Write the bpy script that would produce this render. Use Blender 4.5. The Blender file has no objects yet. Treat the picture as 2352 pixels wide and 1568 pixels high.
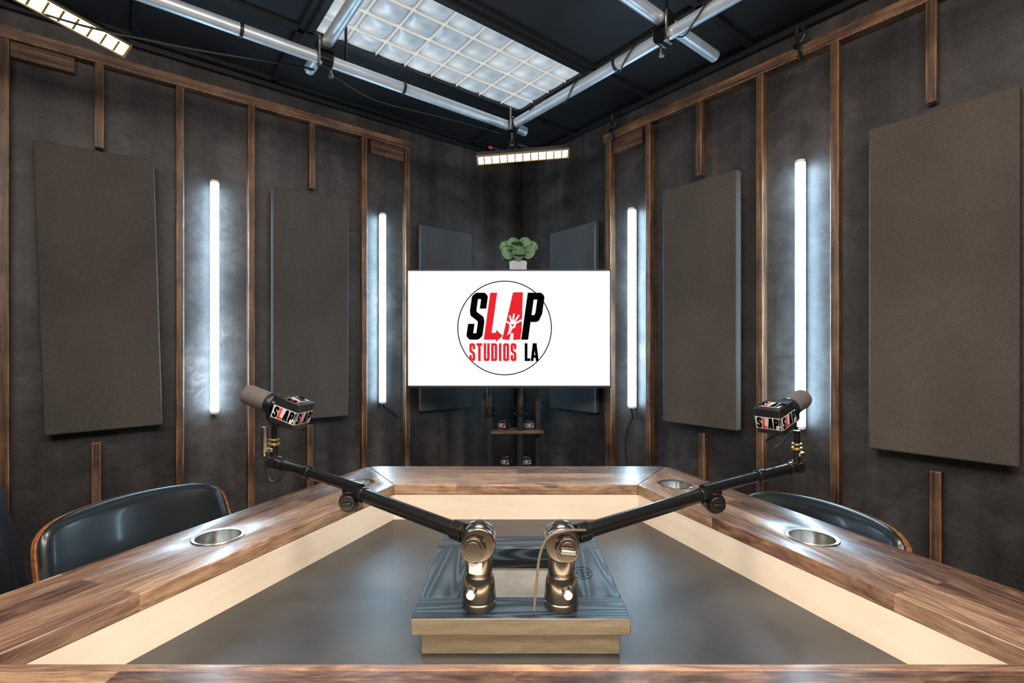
import bpy, bmesh, math, random
from mathutils import Vector, Matrix
random.seed(7)
SC=bpy.context.scene; COL=SC.collection
F=1136.0; CX=1176.0; HY=808.0; CZ=1.25
try:
    SC.view_settings.view_transform='Standard'; SC.view_settings.look='None'
except Exception: pass

# ---------------------------------------------------------------- materials
def mk(name):
    m=bpy.data.materials.new(name); m.use_nodes=True
    nt=m.node_tree; b=nt.nodes['Principled BSDF']
    return m,nt,b
def nd(nt,t,**k):
    n=nt.nodes.new(t)
    for a,v in k.items(): setattr(n,a,v)
    return n
def ramp(nt,fac,stops):
    r=nt.nodes.new('ShaderNodeValToRGB'); cr=r.color_ramp
    while len(cr.elements)<len(stops): cr.elements.new(0.5)
    for e,(p,c) in zip(cr.elements,stops):
        e.position=p; e.color=(c[0],c[1],c[2],1)
    nt.links.new(fac,r.inputs['Fac']); return r.outputs['Color']
def coords(nt,scale=(1,1,1),rot=(0,0,0)):
    tc=nt.nodes.new('ShaderNodeTexCoord'); mp=nt.nodes.new('ShaderNodeMapping')
    mp.inputs['Scale'].default_value=scale; mp.inputs['Rotation'].default_value=rot
    nt.links.new(tc.outputs['Object'],mp.inputs['Vector']); return mp.outputs['Vector']
def noise(nt,vec,scale,detail=4,rough=.55,dist=0):
    n=nd(nt,'ShaderNodeTexNoise'); n.inputs['Scale'].default_value=scale
    n.inputs['Detail'].default_value=detail; n.inputs['Roughness'].default_value=rough
    n.inputs['Distortion'].default_value=dist
    nt.links.new(vec,n.inputs['Vector']); return n.outputs['Fac']
def math_(nt,op,a,b=None,c=None):
    n=nd(nt,'ShaderNodeMath',operation=op)
    for i,s in enumerate((a,b,c)):
        if s is None: continue
        if isinstance(s,(int,float)): n.inputs[i].default_value=s
        else: nt.links.new(s,n.inputs[i])
    return n.outputs[0]
def bump(nt,b,h,strength=.3,dist=.01):
    n=nt.nodes.new('ShaderNodeBump'); n.inputs['Strength'].default_value=strength; n.inputs['Distance'].default_value=dist
    nt.links.new(h,n.inputs['Height']); nt.links.new(n.outputs['Normal'],b.inputs['Normal'])
def plain(name,c,rough=.5,metal=0,em=None,es=0,var=.12,coat=0,spec=None):
    m,nt,b=mk(name)
    v=coords(nt); f=noise(nt,v,9,3)
    col=ramp(nt,f,[(.3,[x*(1-var) for x in c]),(.7,[min(1,x*(1+var)) for x in c])])
    nt.links.new(col,b.inputs['Base Color'])
    b.inputs['Roughness'].default_value=rough; b.inputs['Metallic'].default_value=metal
    if em: b.inputs['Emission Color'].default_value=(*em,1); b.inputs['Emission Strength'].default_value=es
    if coat: b.inputs['Coat Weight'].default_value=coat; b.inputs['Coat Roughness'].default_value=.1
    if spec is not None: b.inputs['Specular IOR Level'].default_value=spec
    return m
def emis(name,c,s):
    m,nt,b=mk(name); b.inputs['Base Color'].default_value=(0,0,0,1); b.inputs['Specular IOR Level'].default_value=0
    b.inputs['Emission Color'].default_value=(*c,1); b.inputs['Emission Strength'].default_value=s
    return m
def mixc(nt,fac,a,b,mode='MIX'):
    n=nt.nodes.new('ShaderNodeMix'); n.data_type='RGBA'; n.blend_type=mode
    if isinstance(fac,float): n.inputs[0].default_value=fac
    else: nt.links.new(fac,n.inputs[0])
    for s,i in ((a,6),(b,7)):
        if isinstance(s,tuple): n.inputs[i].default_value=(*s,1)
        else: nt.links.new(s,n.inputs[i])
    return n.outputs[2]
def wall_mat():
    m,nt,b=mk('dark_plaster_ply')
    v=coords(nt); big=noise(nt,v,2.0,6,.6,.3)
    st=noise(nt,coords(nt,(4.5,4.5,.25)),2,3,.5)
    sc=noise(nt,coords(nt,(1,1,1.3)),8,12,.78,.4)
    mark=noise(nt,coords(nt,(1,1,1)),3.6,12,.85,.4)
    c1=ramp(nt,big,[(.34,(.023,.020,.019)),(.52,(.045,.039,.037)),(.70,(.080,.070,.065))])
    c2=ramp(nt,st,[(.38,(.58,.56,.56)),(.62,(1.16,1.12,1.10))])
    c3=ramp(nt,sc,[(.38,(.62,.62,.62)),(.5,(1,1,1)),(.64,(1.4,1.4,1.4))])
    c4=ramp(nt,mark,[(.58,(1,1,1)),(.64,(1.9,1.87,1.85)),(.68,(1,1,1))])
    x=mixc(nt,1.0,mixc(nt,1.0,c1,c2,'MULTIPLY'),c3,'MULTIPLY')
    nt.links.new(mixc(nt,1.0,x,c4,'MULTIPLY'),b.inputs['Base Color'])
    b.inputs['Roughness'].default_value=.45
    bump(nt,b,sc,.35,.010)
    return m
def wood_planks(name,stops,bw=.55,rh=.055,rough=.35,grain=1.0,pl=.34,coat=0):
    m,nt,b=mk(name)
    v=coords(nt)
    br=nt.nodes.new('ShaderNodeTexBrick'); nt.links.new(v,br.inputs['Vector'])
    br.inputs['Color1'].default_value=(0,0,0,1); br.inputs['Color2'].default_value=(1,1,1,1); br.inputs['Mortar'].default_value=(.2,.2,.2,1)
    br.inputs['Scale'].default_value=1; br.inputs['Mortar Size'].default_value=.0004; br.inputs['Brick Width'].default_value=bw; br.inputs['Row Height'].default_value=rh
    br.offset=.37
    # every plank gets its own slice of grain
    mp=nd(nt,'ShaderNodeVectorMath',operation='MULTIPLY_ADD'); nt.links.new(br.outputs['Color'],mp.inputs[0]); mp.inputs[1].default_value=(3,7,5); nt.links.new(v,mp.inputs[2])
    def scaled(s):
        q=nd(nt,'ShaderNodeVectorMath',operation='MULTIPLY'); nt.links.new(mp.outputs[0],q.inputs[0]); q.inputs[1].default_value=s; return q.outputs[0]
    g=noise(nt,scaled((1.6,30,30)),3,10,.75,1.0)
    g2=noise(nt,scaled((2.2,11,11)),2.2,5,.6,2.6)
    kn=noise(nt,scaled((4,13,13)),1.2,2,.4,1.0)
    a=math_(nt,'MULTIPLY',br.outputs['Color'],pl)
    a2=math_(nt,'MULTIPLY',g,.70*grain)
    a3=math_(nt,'MULTIPLY_ADD',g2,.75,a2)
    a4=math_(nt,'ADD',a,a3); a5=math_(nt,'SUBTRACT',a4,(pl-.34)*.5+.29*grain)
    col=ramp(nt,a5,stops)
    kc=ramp(nt,kn,[(.24,(.35,.28,.24)),(.33,(1,1,1))])
    nt.links.new(mixc(nt,1.0,col,kc,'MULTIPLY'),b.inputs['Base Color'])
    b.inputs['Roughness'].default_value=rough
    if coat: b.inputs['Coat Weight'].default_value=coat; b.inputs['Coat Roughness'].default_value=.2
    bump(nt,b,g,.12,.004)
    return m
def stud_mat(name,axis,bright=1.0):
    m,nt,b=mk(name)
    sc=[18,18,18]; sc[axis]=1.0
    g=noise(nt,coords(nt,tuple(sc)),3,10,.72,.4); g2=noise(nt,coords(nt),4.0,5,.6)
    a=math_(nt,'MULTIPLY_ADD',g2,.55,math_(nt,'MULTIPLY',g,.75))
    k=bright
    nt.links.new(ramp(nt,a,[(.50,(.020*k,.010*k,.007*k)),(.62,(.075*k,.037*k,.019*k)),(.74,(.16*k,.083*k,.042*k)),(.88,(.29*k,.17*k,.095*k))]),b.inputs['Base Color'])
    b.inputs['Roughness'].default_value=.45; bump(nt,b,g,.3,.005); return m
def fabric(name,c):
    m,nt,b=mk(name)
    f=noise(nt,coords(nt,(1,1,1)),260,2,.6); big=noise(nt,coords(nt,(1.2,1,.8)),1.7,6,.6,.3)
    c1=ramp(nt,big,[(.3,[x*.78 for x in c]),(.7,[x*1.22 for x in c])])
    c2=ramp(nt,f,[(.3,(.82,.82,.82)),(.7,(1.15,1.15,1.15))])
    nt.links.new(mixc(nt,1.0,c1,c2,'MULTIPLY'),b.inputs['Base Color'])
    b.inputs['Roughness'].default_value=.95; b.inputs['Specular IOR Level'].default_value=.12
    bump(nt,b,f,.2,.002); return m
def stained_black(name,sc):
    m,nt,b=mk(name)
    n=noise(nt,coords(nt,sc),1.0,1,.3,.15)
    s=math_(nt,'SINE',math_(nt,'MULTIPLY',n,95))
    fine=noise(nt,coords(nt,tuple(q*8 for q in sc)),1.5,4,.7)
    mr=nd(nt,'ShaderNodeMapRange'); nt.links.new(s,mr.inputs['Value']); mr.inputs['From Min'].default_value=-1
    mx=math_(nt,'MULTIPLY_ADD',fine,.5,math_(nt,'MULTIPLY',mr.outputs[0],.6))
    nt.links.new(ramp(nt,mx,[(.25,(.005,.009,.013)),(.6,(.016,.028,.038)),(.85,(.045,.070,.090))]),b.inputs['Base Color'])
    b.inputs['Roughness'].default_value=.40; bump(nt,b,mx,.3,.0012); return m
def tray_mat():
    m,nt,b=mk('charcoal_tray_surface')
    n=noise(nt,coords(nt),2.6,6,.6,.3)
    nt.links.new(ramp(nt,n,[(.35,(.030,.028,.027)),(.65,(.066,.061,.058))]),b.inputs['Base Color'])
    b.inputs['Roughness'].default_value=.38
    f=noise(nt,coords(nt),40,3); bump(nt,b,f,.04,.002)
    return m
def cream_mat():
    m,nt,b=mk('cream_wood_led_glow')
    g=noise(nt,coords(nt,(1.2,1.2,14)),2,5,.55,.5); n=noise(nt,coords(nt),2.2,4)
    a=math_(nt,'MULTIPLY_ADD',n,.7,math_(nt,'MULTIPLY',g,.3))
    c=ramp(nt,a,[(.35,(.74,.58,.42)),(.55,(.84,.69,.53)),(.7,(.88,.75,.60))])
    nt.links.new(c,b.inputs['Base Color']); nt.links.new(c,b.inputs['Emission Color']); b.inputs['Emission Strength'].default_value=.10  # slight emission stands in for LED light falling on the boards
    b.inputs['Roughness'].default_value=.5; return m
def edge_mat():
    m,nt,b=mk('gold_lit_front_tan_shelf')
    g=noise(nt,coords(nt,(3,3,30)),3,6,.6,.6)
    nt.links.new(ramp(nt,g,[(.35,(.125,.098,.064)),(.55,(.165,.130,.086)),(.72,(.20,.16,.11))]),b.inputs['Base Color'])
    b.inputs['Roughness'].default_value=.42; bump(nt,b,g,.15,.002); return m
M={}
M['wall']=wall_mat()
M['ceil']=plain('black_ceiling_paint',(.011,.012,.014),.6)
M['floor']=plain('dark_floor',(.05,.045,.04),.5)
W1=[(.30,(.028,.014,.010)),(.46,(.100,.048,.030)),(.64,(.235,.125,.076)),(.86,(.47,.29,.165))]
M['walnut']=wood_planks('walnut_butcher_block',W1,.62,.066,.36,1.0,.36,.3)
M['stud']=stud_mat('stained_stud_wood',2,1.15)
M['plate']=stud_mat('stained_plate_wood',0,1.6)
M['edge']=stud_mat('worn_lit_orange_edge',2,2.6)  # brighter bevels put the tube light on worn stud edges into the colour
M['fabric']=fabric('brown_grey_fabric',(.080,.069,.062))
M['fabricw']=fabric('taupe_fabric',(.094,.077,.064))
M['fabricd']=fabric('dark_fabric',(.075,.080,.086))
M['riser']=stained_black('black_stained_pine_long',(16,1.5,16)); M['riserx']=stained_black('black_stained_pine_cross',(1.5,16,16))
M['riserf']=edge_mat()  # warm glow on riser fronts put into the colour; plain tan on stand shelf
M['tray']=tray_mat()
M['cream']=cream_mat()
M['black']=plain('black_satin',(.012,.012,.013),.4)
M['blackm']=plain('black_metal',(.022,.021,.021),.26,.6)
M['polem']=plain('grey_black_pole',(.05,.055,.06),.3,.6)
M['warmblack']=plain('black_metal_warm_reflection',(.17,.145,.115),.24,.92)  # warm reflection on black metal put into its base colour
M['alu']=plain('aluminium_pipe',(.66,.72,.78),.42,.6)
M['steel']=plain('brushed_steel',(.75,.70,.64),.22,1.0)
M['silver']=plain('silver_knob',(.50,.47,.42),.3,1)
M['brass']=plain('brass_yellow',(.65,.45,.12),.3,.9)
M['brassd']=plain('dark_brass_divider',(.30,.20,.08),.4,.5)
M['tube']=emis('cool_led',(.50,.78,1.0),36)
M['led']=emis('warm_led',(1,.93,.76),5.0)
M['screen']=emis('white_screen',(1,1,1),1.05)
M['red']=emis('red_ink',(.84,.02,.03),1)
M['redp']=plain('red_print',(.7,.03,.03),.5)
M['whitep']=plain('white_print',(.8,.8,.78),.5,var=.03)
M['band']=plain('off_white_band',(.55,.53,.50),.5,var=.05)
M['ink']=plain('black_ink',(.003,.003,.003),.8,spec=0)
M['leather']=plain('black_leather',(.012,.014,.016),.30,coat=.3)
M['shellw']=wood_planks('orange_bent_plywood',[(.3,(.10,.03,.010)),(.6,(.30,.11,.04)),(.9,(.45,.19,.08))],2,.5,.3)
M['pot']=plain('white_pot',(.62,.58,.54),.6)
M['leaf']=plain('leaf_green',(.040,.135,.030),.35,var=.5)
M['stem']=plain('stem_brown',(.06,.04,.02),.7)
M['foam']=plain('grey_windscreen',(.10,.085,.078),.8)
M['cable']=plain('beige_cable',(.18,.14,.09),.5)
M['pocket']=plain('grey_grit_surface',(.24,.22,.19),.9,var=.3)
M['grid']=plain('pale_cell_grid',(.4,.4,.4),.4,.2,em=(.86,.80,.70),es=.55)
def lens(cu,cv,fw,fh):
    m,nt,b=mk('ceiling_light_lens')
    tc=nt.nodes.new('ShaderNodeTexCoord'); sp=nt.nodes.new('ShaderNodeSeparateXYZ'); nt.links.new(tc.outputs['Object'],sp.inputs[0])
    fx=math_(nt,'FRACT',math_(nt,'DIVIDE',math_(nt,'ADD',sp.outputs[0],fw/2),cu))
    fy=math_(nt,'FRACT',math_(nt,'DIVIDE',math_(nt,'ADD',sp.outputs[1],fh/2),cv))
    def dist(cx,cy,p=2):
        dx=math_(nt,'POWER',math_(nt,'ABSOLUTE',math_(nt,'SUBTRACT',fx,cx)),p); dy=math_(nt,'POWER',math_(nt,'ABSOLUTE',math_(nt,'SUBTRACT',fy,cy)),p)
        return math_(nt,'POWER',math_(nt,'ADD',dx,dy),1/p)
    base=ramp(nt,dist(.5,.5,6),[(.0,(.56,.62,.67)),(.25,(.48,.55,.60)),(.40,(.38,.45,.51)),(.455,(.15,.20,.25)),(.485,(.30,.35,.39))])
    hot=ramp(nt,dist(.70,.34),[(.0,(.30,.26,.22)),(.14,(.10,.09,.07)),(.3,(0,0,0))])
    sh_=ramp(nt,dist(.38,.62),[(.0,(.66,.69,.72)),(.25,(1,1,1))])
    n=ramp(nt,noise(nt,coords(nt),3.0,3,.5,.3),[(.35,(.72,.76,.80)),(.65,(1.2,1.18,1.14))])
    c=mixc(nt,1.0,mixc(nt,1.0,mixc(nt,1.0,base,sh_,'MULTIPLY'),n,'MULTIPLY'),hot,'ADD')  # shading and warm highlight of each dome painted into the emission colour
    nt.links.new(c,b.inputs['Emission Color']); b.inputs['Emission Strength'].default_value=.90
    b.inputs['Base Color'].default_value=(.10,.12,.14,1); b.inputs['Roughness'].default_value=.25
    return m

# ---------------------------------------------------------------- mesh helpers
def box(bm,c,s,mi=0):
    r=bmesh.ops.create_cube(bm,size=1,matrix=Matrix.Translation(c)@Matrix.Diagonal((s[0],s[1],s[2],1)))
    for f in {f for v in r['verts'] for f in v.link_faces}: f.material_index=mi
def cyl(bm,p0,p1,r0,r1=None,n=24):
    p0=Vector(p0);p1=Vector(p1); d=p1-p0
    if r1 is None: r1=r0
    q=Vector((0,0,1)).rotation_difference(d.normalized()).to_matrix().to_4x4()
    bmesh.ops.create_cone(bm,cap_ends=True,segments=n,radius1=r0,radius2=r1,depth=d.length,matrix=Matrix.Translation((p0+p1)/2)@q)
def sph(bm,c,r,s=(1,1,1),n=20):
    bmesh.ops.create_uvsphere(bm,u_segments=n,v_segments=n//2+2,radius=r,matrix=Matrix.Translation(c)@Matrix.Diagonal((*s,1)))
def lathe(bm,prof,n=36,c=(0,0,0),axis=None):
    rings=[]
    for r,z in prof:
        rings.append([bm.verts.new((r*math.cos(2*math.pi*i/n),r*math.sin(2*math.pi*i/n),z)) for i in range(n)])
    for a,b in zip(rings,rings[1:]):
        for i in range(n): bm.faces.new((a[i],a[(i+1)%n],b[(i+1)%n],b[i]))
    if prof[0][0]>1e-3: bm.faces.new(rings[0][::-1])
    if prof[-1][0]>1e-3: bm.faces.new(rings[-1])
    vs=[v for r in rings for v in r]
    mt=Matrix.Translation(c)
    if axis is not None: mt=mt@Vector((0,0,1)).rotation_difference(Vector(axis).normalized()).to_matrix().to_4x4()
    bmesh.ops.transform(bm,matrix=mt,verts=vs)
def smooth(pts,k=6):
    P=[Vector(p) for p in pts]; P=[P[0]*2-P[1]]+P+[P[-1]*2-P[-2]]; out=[]
    for i in range(1,len(P)-2):
        for j in range(k):
            t=j/k; a,b,c,d=P[i-1:i+3]
            out.append(.5*((2*b)+(c-a)*t+(2*a-5*b+4*c-d)*t*t+(3*b-a-3*c+d)*t**3))
    out.append(P[-2]); return out
def tube(bm,pts,r,n=8,sm=True):
    P=smooth(pts) if sm else [Vector(p) for p in pts]
    rings=[]; up=Vector((.3,.2,1)).normalized()
    for i,p in enumerate(P):
        t=(P[min(i+1,len(P)-1)]-P[max(i-1,0)]).normalized()
        a=t.cross(up); 
        if a.length<.05: a=t.cross(Vector((1,0,0)))
        a.normalize(); b=t.cross(a)
        rings.append([bm.verts.new(p+r*(math.cos(2*math.pi*k/n)*a+math.sin(2*math.pi*k/n)*b)) for k in range(n)])
    for a,b in zip(rings,rings[1:]):
        for k in range(n): bm.faces.new((a[k],a[(k+1)%n],b[(k+1)%n],b[k]))
    bm.faces.new(rings[0][::-1]); bm.faces.new(rings[-1])
def prism(bm,pts,z0,z1):
    a=[bm.verts.new((x,y,z0)) for x,y in pts]; b=[bm.verts.new((x,y,z1)) for x,y in pts]; n=len(pts)
    bm.faces.new(a[::-1]); bm.faces.new(b)
    for i in range(n): bm.faces.new((a[i],a[(i+1)%n],b[(i+1)%n],b[i]))
SPLIT={'tube_collar','hanger_rod','cable_tie','mounting_cleat','cable_ring','brass_ring','divider'}
def islands(bm):
    seen=set(); out=[]
    for v in bm.verts:
        if v in seen: continue
        st=[v]; comp=set()
        while st:
            q=st.pop()
            if q in comp: continue
            comp.add(q); st+= [e.other_vert(q) for e in q.link_edges]
        seen|=comp; out.append(comp)
    return out
def obj(name,bm,mats,parent=None,loc=(0,0,0),rot=(0,0,0),bevel=0,flat=False,ang=35):
    if name in SPLIT:
        isl=islands(bm)
        if len(isl)>1:
            res=None
            bm.verts.index_update(); groups=[{v.index for v in c} for c in isl]
            for g in groups:
                b2=bm.copy(); b2.verts.ensure_lookup_table()
                bmesh.ops.delete(b2,geom=[v for v in b2.verts if v.index not in g],context='VERTS')
                res=obj_(name,b2,mats,parent,loc,rot,bevel,flat,ang)
            bm.free(); return res
    return obj_(name,bm,mats,parent,loc,rot,bevel,flat,ang)
def obj_(name,bm,mats,parent,loc,rot,bevel,flat,ang):
    bmesh.ops.recalc_face_normals(bm,faces=bm.faces)
    me=bpy.data.meshes.new(name); bm.to_mesh(me); bm.free()
    for m in (mats if isinstance(mats,(list,tuple)) else [mats]): me.materials.append(m)
    if not flat:
        for p in me.polygons: p.use_smooth=True
        me.set_sharp_from_angle(angle=math.radians(ang))
    o=bpy.data.objects.new(name,me); COL.objects.link(o)
    o.location=loc; o.rotation_euler=rot
    if parent: o.parent=parent
    if bevel:
        md=o.modifiers.new('bevel','BEVEL'); md.width=bevel; md.segments=2; md.limit_method='ANGLE'; md.angle_limit=math.radians(40)
    return o
def thing(name,label,cat,loc=(0,0,0),rot=(0,0,0),group=None):
    o=bpy.data.objects.new(name,None); COL.objects.link(o); o.location=loc; o.rotation_euler=rot
    o['label']=label; o['category']=cat
    if group: o['group']=group
    o.empty_display_size=.1
    return o
def tag(o,label,cat,group=None):
    o['label']=label; o['category']=cat
    if group: o['group']=group
    return o
def struct(o):
    o['kind']='structure'; return o
B=bmesh.new
# ---------------------------------------------------------------- room frame
C=Vector((.059,3.716)); UX=Vector((-.786,-.618)); VX=Vector((.618,-.786))
def W(side,s,d):
    return C+(UX*s+VX*d if side=='L' else VX*s+UX*d)
ANG={'L':math.atan2(UX.y,UX.x),'R':math.atan2(VX.y,VX.x)}
def s_of(side,x,d):
    a=(x-CX)/F; u,n=(UX,VX) if side=='L' else (VX,UX)
    return (a*(C.y+d*n.y)-C.x-d*n.x)/(u.x-a*u.y)
def z_of(side,x,y,d):
    s=s_of(side,x,d); Y=W(side,s,d).y
    return CZ+(HY-y)*Y/F
def wobj(name,side,s0,s1,d0,d1,z0,z1,mat,parent=None,bevel=.002,tilt=0,edge=False):
    bm=B(); box(bm,(0,0,0),(abs(s1-s0),abs(d1-d0),abs(z1-z0)))
    p=W(side,(s0+s1)/2,(d0+d1)/2)
    o=obj(name,bm,[mat,M['edge']] if edge else mat,parent,(p.x,p.y,(z0+z1)/2),(0,tilt,ANG[side]),bevel)
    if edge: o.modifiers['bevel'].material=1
    return o
def CF(u,v): p=C+UX*u+VX*v; return p.x,p.y
CEIL=2.70; UM=4.3; VM=4.6
struct(wobj('wall_left','L',-.1,UM+.1,-.1,0,0,CEIL,M['wall'],bevel=0))
struct(wobj('wall_right','R',0,VM+.1,-.1,0,0,CEIL,M['wall'],bevel=0))
p=C+UX*(UM+.05)+VX*(VM/2); bm=B(); box(bm,(0,0,0),(VM+.2,.1,CEIL)); struct(obj('wall_back',bm,M['wall'],None,(p.x,p.y,CEIL/2),(0,0,ANG['R'])))
p=C+UX*(UM/2)+VX*(VM+.05); bm=B(); box(bm,(0,0,0),(UM,.1,CEIL)); struct(obj('wall_near',bm,M['wall'],None,(p.x,p.y,CEIL/2),(0,0,ANG['L'])))
p=C+UX*(UM/2)+VX*(VM/2)
bm=B(); box(bm,(0,0,0),(UM+.2,VM+.2,.1)); struct(obj('floor',bm,M['floor'],None,(p.x,p.y,-.05),(0,0,ANG['L'])))
bm=B(); box(bm,(0,0,0),(UM+.2,VM+.2,.1)); struct(obj('ceiling',bm,M['ceil'],None,(p.x,p.y,CEIL+.05),(0,0,ANG['L'])))
LU0,LU1,LV0,LV1=.49,1.69,.60,1.14
tn=[0]
def trim(o):
    tn[0]+=1; o.name='trim_%d'%tn[0]; return struct(o)
def cbar(u0,u1,v0,v1,h=.02):
    bm=B(); box(bm,(0,0,0),(u1-u0,v1-v0,h)); x,y=CF((u0+u1)/2,(v0+v1)/2)
    return trim(obj('t',bm,M['black'],None,(x,y,CEIL-h/2),(0,0,ANG['L']),.001))
for v in (.05,.57,1.17,1.75,2.35,2.95): cbar(.0,UM,v-.015,v+.015)
for u in (.46,1.72,2.3,2.9): cbar(u-.015,u+.015,.0,VM)
trim(wobj('t','L',0,UM,0,.03,2.655,CEIL-.02,M['black']))
trim(wobj('t','R',0.03,VM,0,.03,2.655,CEIL-.02,M['black']))
# ---------------------------------------------------------------- wall framing
ZP0,ZP1=2.522,2.570; DS=.045
def stud(side,x,y0=None,y1=None,w=.032):
    s=s_of(side,x,DS)
    z1=ZP0 if y0 is None else z_of(side,x,y0,DS)
    z0=0 if y1 is None else z_of(side,x,y1,DS)
    return trim(wobj('t',side,s-w/2,s+w/2,0,DS,z0,z1,M['stud'],bevel=.004,edge=True))
sL0=s_of('L',944,DS); sR0=s_of('R',1386,DS)
trim(wobj('t','L',sL0,3.6,0,DS+.005,ZP0,ZP1,M['plate'],bevel=.004,edge=True))
trim(wobj('t','R',sR0,3.7,0,DS+.005,ZP0,ZP1,M['plate'],bevel=.004,edge=True))
for x in (8,414,578,838): stud('L',x)
stud('L',937)
stud('L',228,None,338); stud('L',221,1016,None)
stud('L',718,None,432,.03); stud('L',713,975,None,.03)
for x in (1487,1744,1916): stud('R',x)
stud('R',1396,w=.045)
stud('R',1604,None,402); stud('R',1611,995,None)
stud('R',2138,None,234); stud('R',2148,1082,None)
def blk(side,x0,x1,ya,yb):
    a=s_of(side,x0,.03); b=s_of(side,x1,.03); zt=ZP0; zb=z_of(side,(x0+x1)/2,yb,.03)
    trim(wobj('t',side,min(a,b),max(a,b),0,.03,zb,zt,M['plate']))
blk('L',22,172,0,148); blk('L',852,928,0,360); blk('R',1408,1474,0,340)
# ---------------------------------------------------------------- acoustic panels
def panel(side,x0,x1,z0,z1,d0,d1,label,mat,tilt=0):
    s0=s_of(side,x0,d1); s1=s_of(side,x1,d1); a,b=min(s0,s1),max(s0,s1)
    p=W(side,(a+b)/2,d0)
    t=thing('acoustic_panel',label,'acoustic panel',(p.x,p.y,(z0+z1)/2),(0,tilt,ANG[side]),'fabric acoustic panels on the walls')
    w=b-a;h=z1-z0;th=d1-d0; sg=1 if side=='L' else -1
    bm=B(); box(bm,(0,sg*th/2,0),(w,th,h)); obj('fabric_cover',bm,mat,t,bevel=.006)
    bm=B()
    for zz in (-.35,.35): box(bm,(0,-sg*d0/2,zz*h),(w*.5,d0,.04))
    obj('mounting_cleat',bm,M['stud'],t)
    return t
panel('L',87,364,.908,2.123,.045,.09,'tilted charcoal panel on the left wall above the tufted black chair',M['fabric'],tilt=math.radians(1.5))
panel('L',626,801,.885,2.115,.045,.09,'fabric panel between two glowing tubes on the left wall',M['fabric'])
panel('R',1522,1692,.88,2.105,.045,.09,'fabric panel between two glowing tubes on the right wall',M['fabric'])
panel('R',1995,2343,.879,2.105,.045,.09,'largest looking brown grey panel at far right edge of the photo',M['fabricw'])
panel('L',965,1085,.87,2.06,.008,.05,'small dark panel in the corner, behind the left end of the screen',M['fabricd'])
panel('R',1262,1366,.87,2.06,.008,.05,'small dark panel in the corner, behind the right end of the screen',M['fabricd'])
# ---------------------------------------------------------------- LED tubes
def ledtube(side,x,y0,y1,label,cord=None):
    d=.05; s=s_of(side,x,d); z1=z_of(side,x,y0,d); z0=z_of(side,x,y1,d); p=W(side,s,d)
    t=thing('led_tube_light',label,'tube light',(p.x,p.y,z0),(0,0,ANG[side]),'vertical tube lights on the walls')
    L=z1-z0; sg=1 if side=='L' else -1
    bm=B(); cyl(bm,(0,0,.012),(0,0,L-.012),.019,n=20); obj('glowing_tube',bm,M['tube'],t)
    bm=B(); box(bm,(0,-sg*.032,L/2),(.018,.012,L)); obj('mounting_rail',bm,M['whitep'],t)
    for z in (0,L-.012):
        bm=B(); cyl(bm,(0,0,z),(0,0,z+.012),.0195); box(bm,(0,-sg*.02,z+.006),(.02,.025,.012)); obj('end_cap',bm,M['whitep'],t,bevel=.001)
    if cord:
        bm=B(); tube(bm,[(0,0,.0)]+[(a,-sg*.035,b) for a,b in cord],.004); obj('cord',bm,M['black'],t)
ledtube('L',493,415,950,'bright tube on left wall between the first two full studs',None)
ledtube('L',879,490,926,'glowing tube on left wall nearest the screen',[(-.03,-.03),(-.08,-.06),(-.12,-.10)])
ledtube('R',1450,478,937,'glowing tube on right wall nearest the screen',[(-.02,-.06),(-.05,-.12),(-.07,-.22),(-.06,-.34)])
ledtube('R',1838,368,985,'long glowing tube on right wall behind the right microphone',[(-.03,-.02),(-.12,-.04),(-.2,-.12)])
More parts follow.
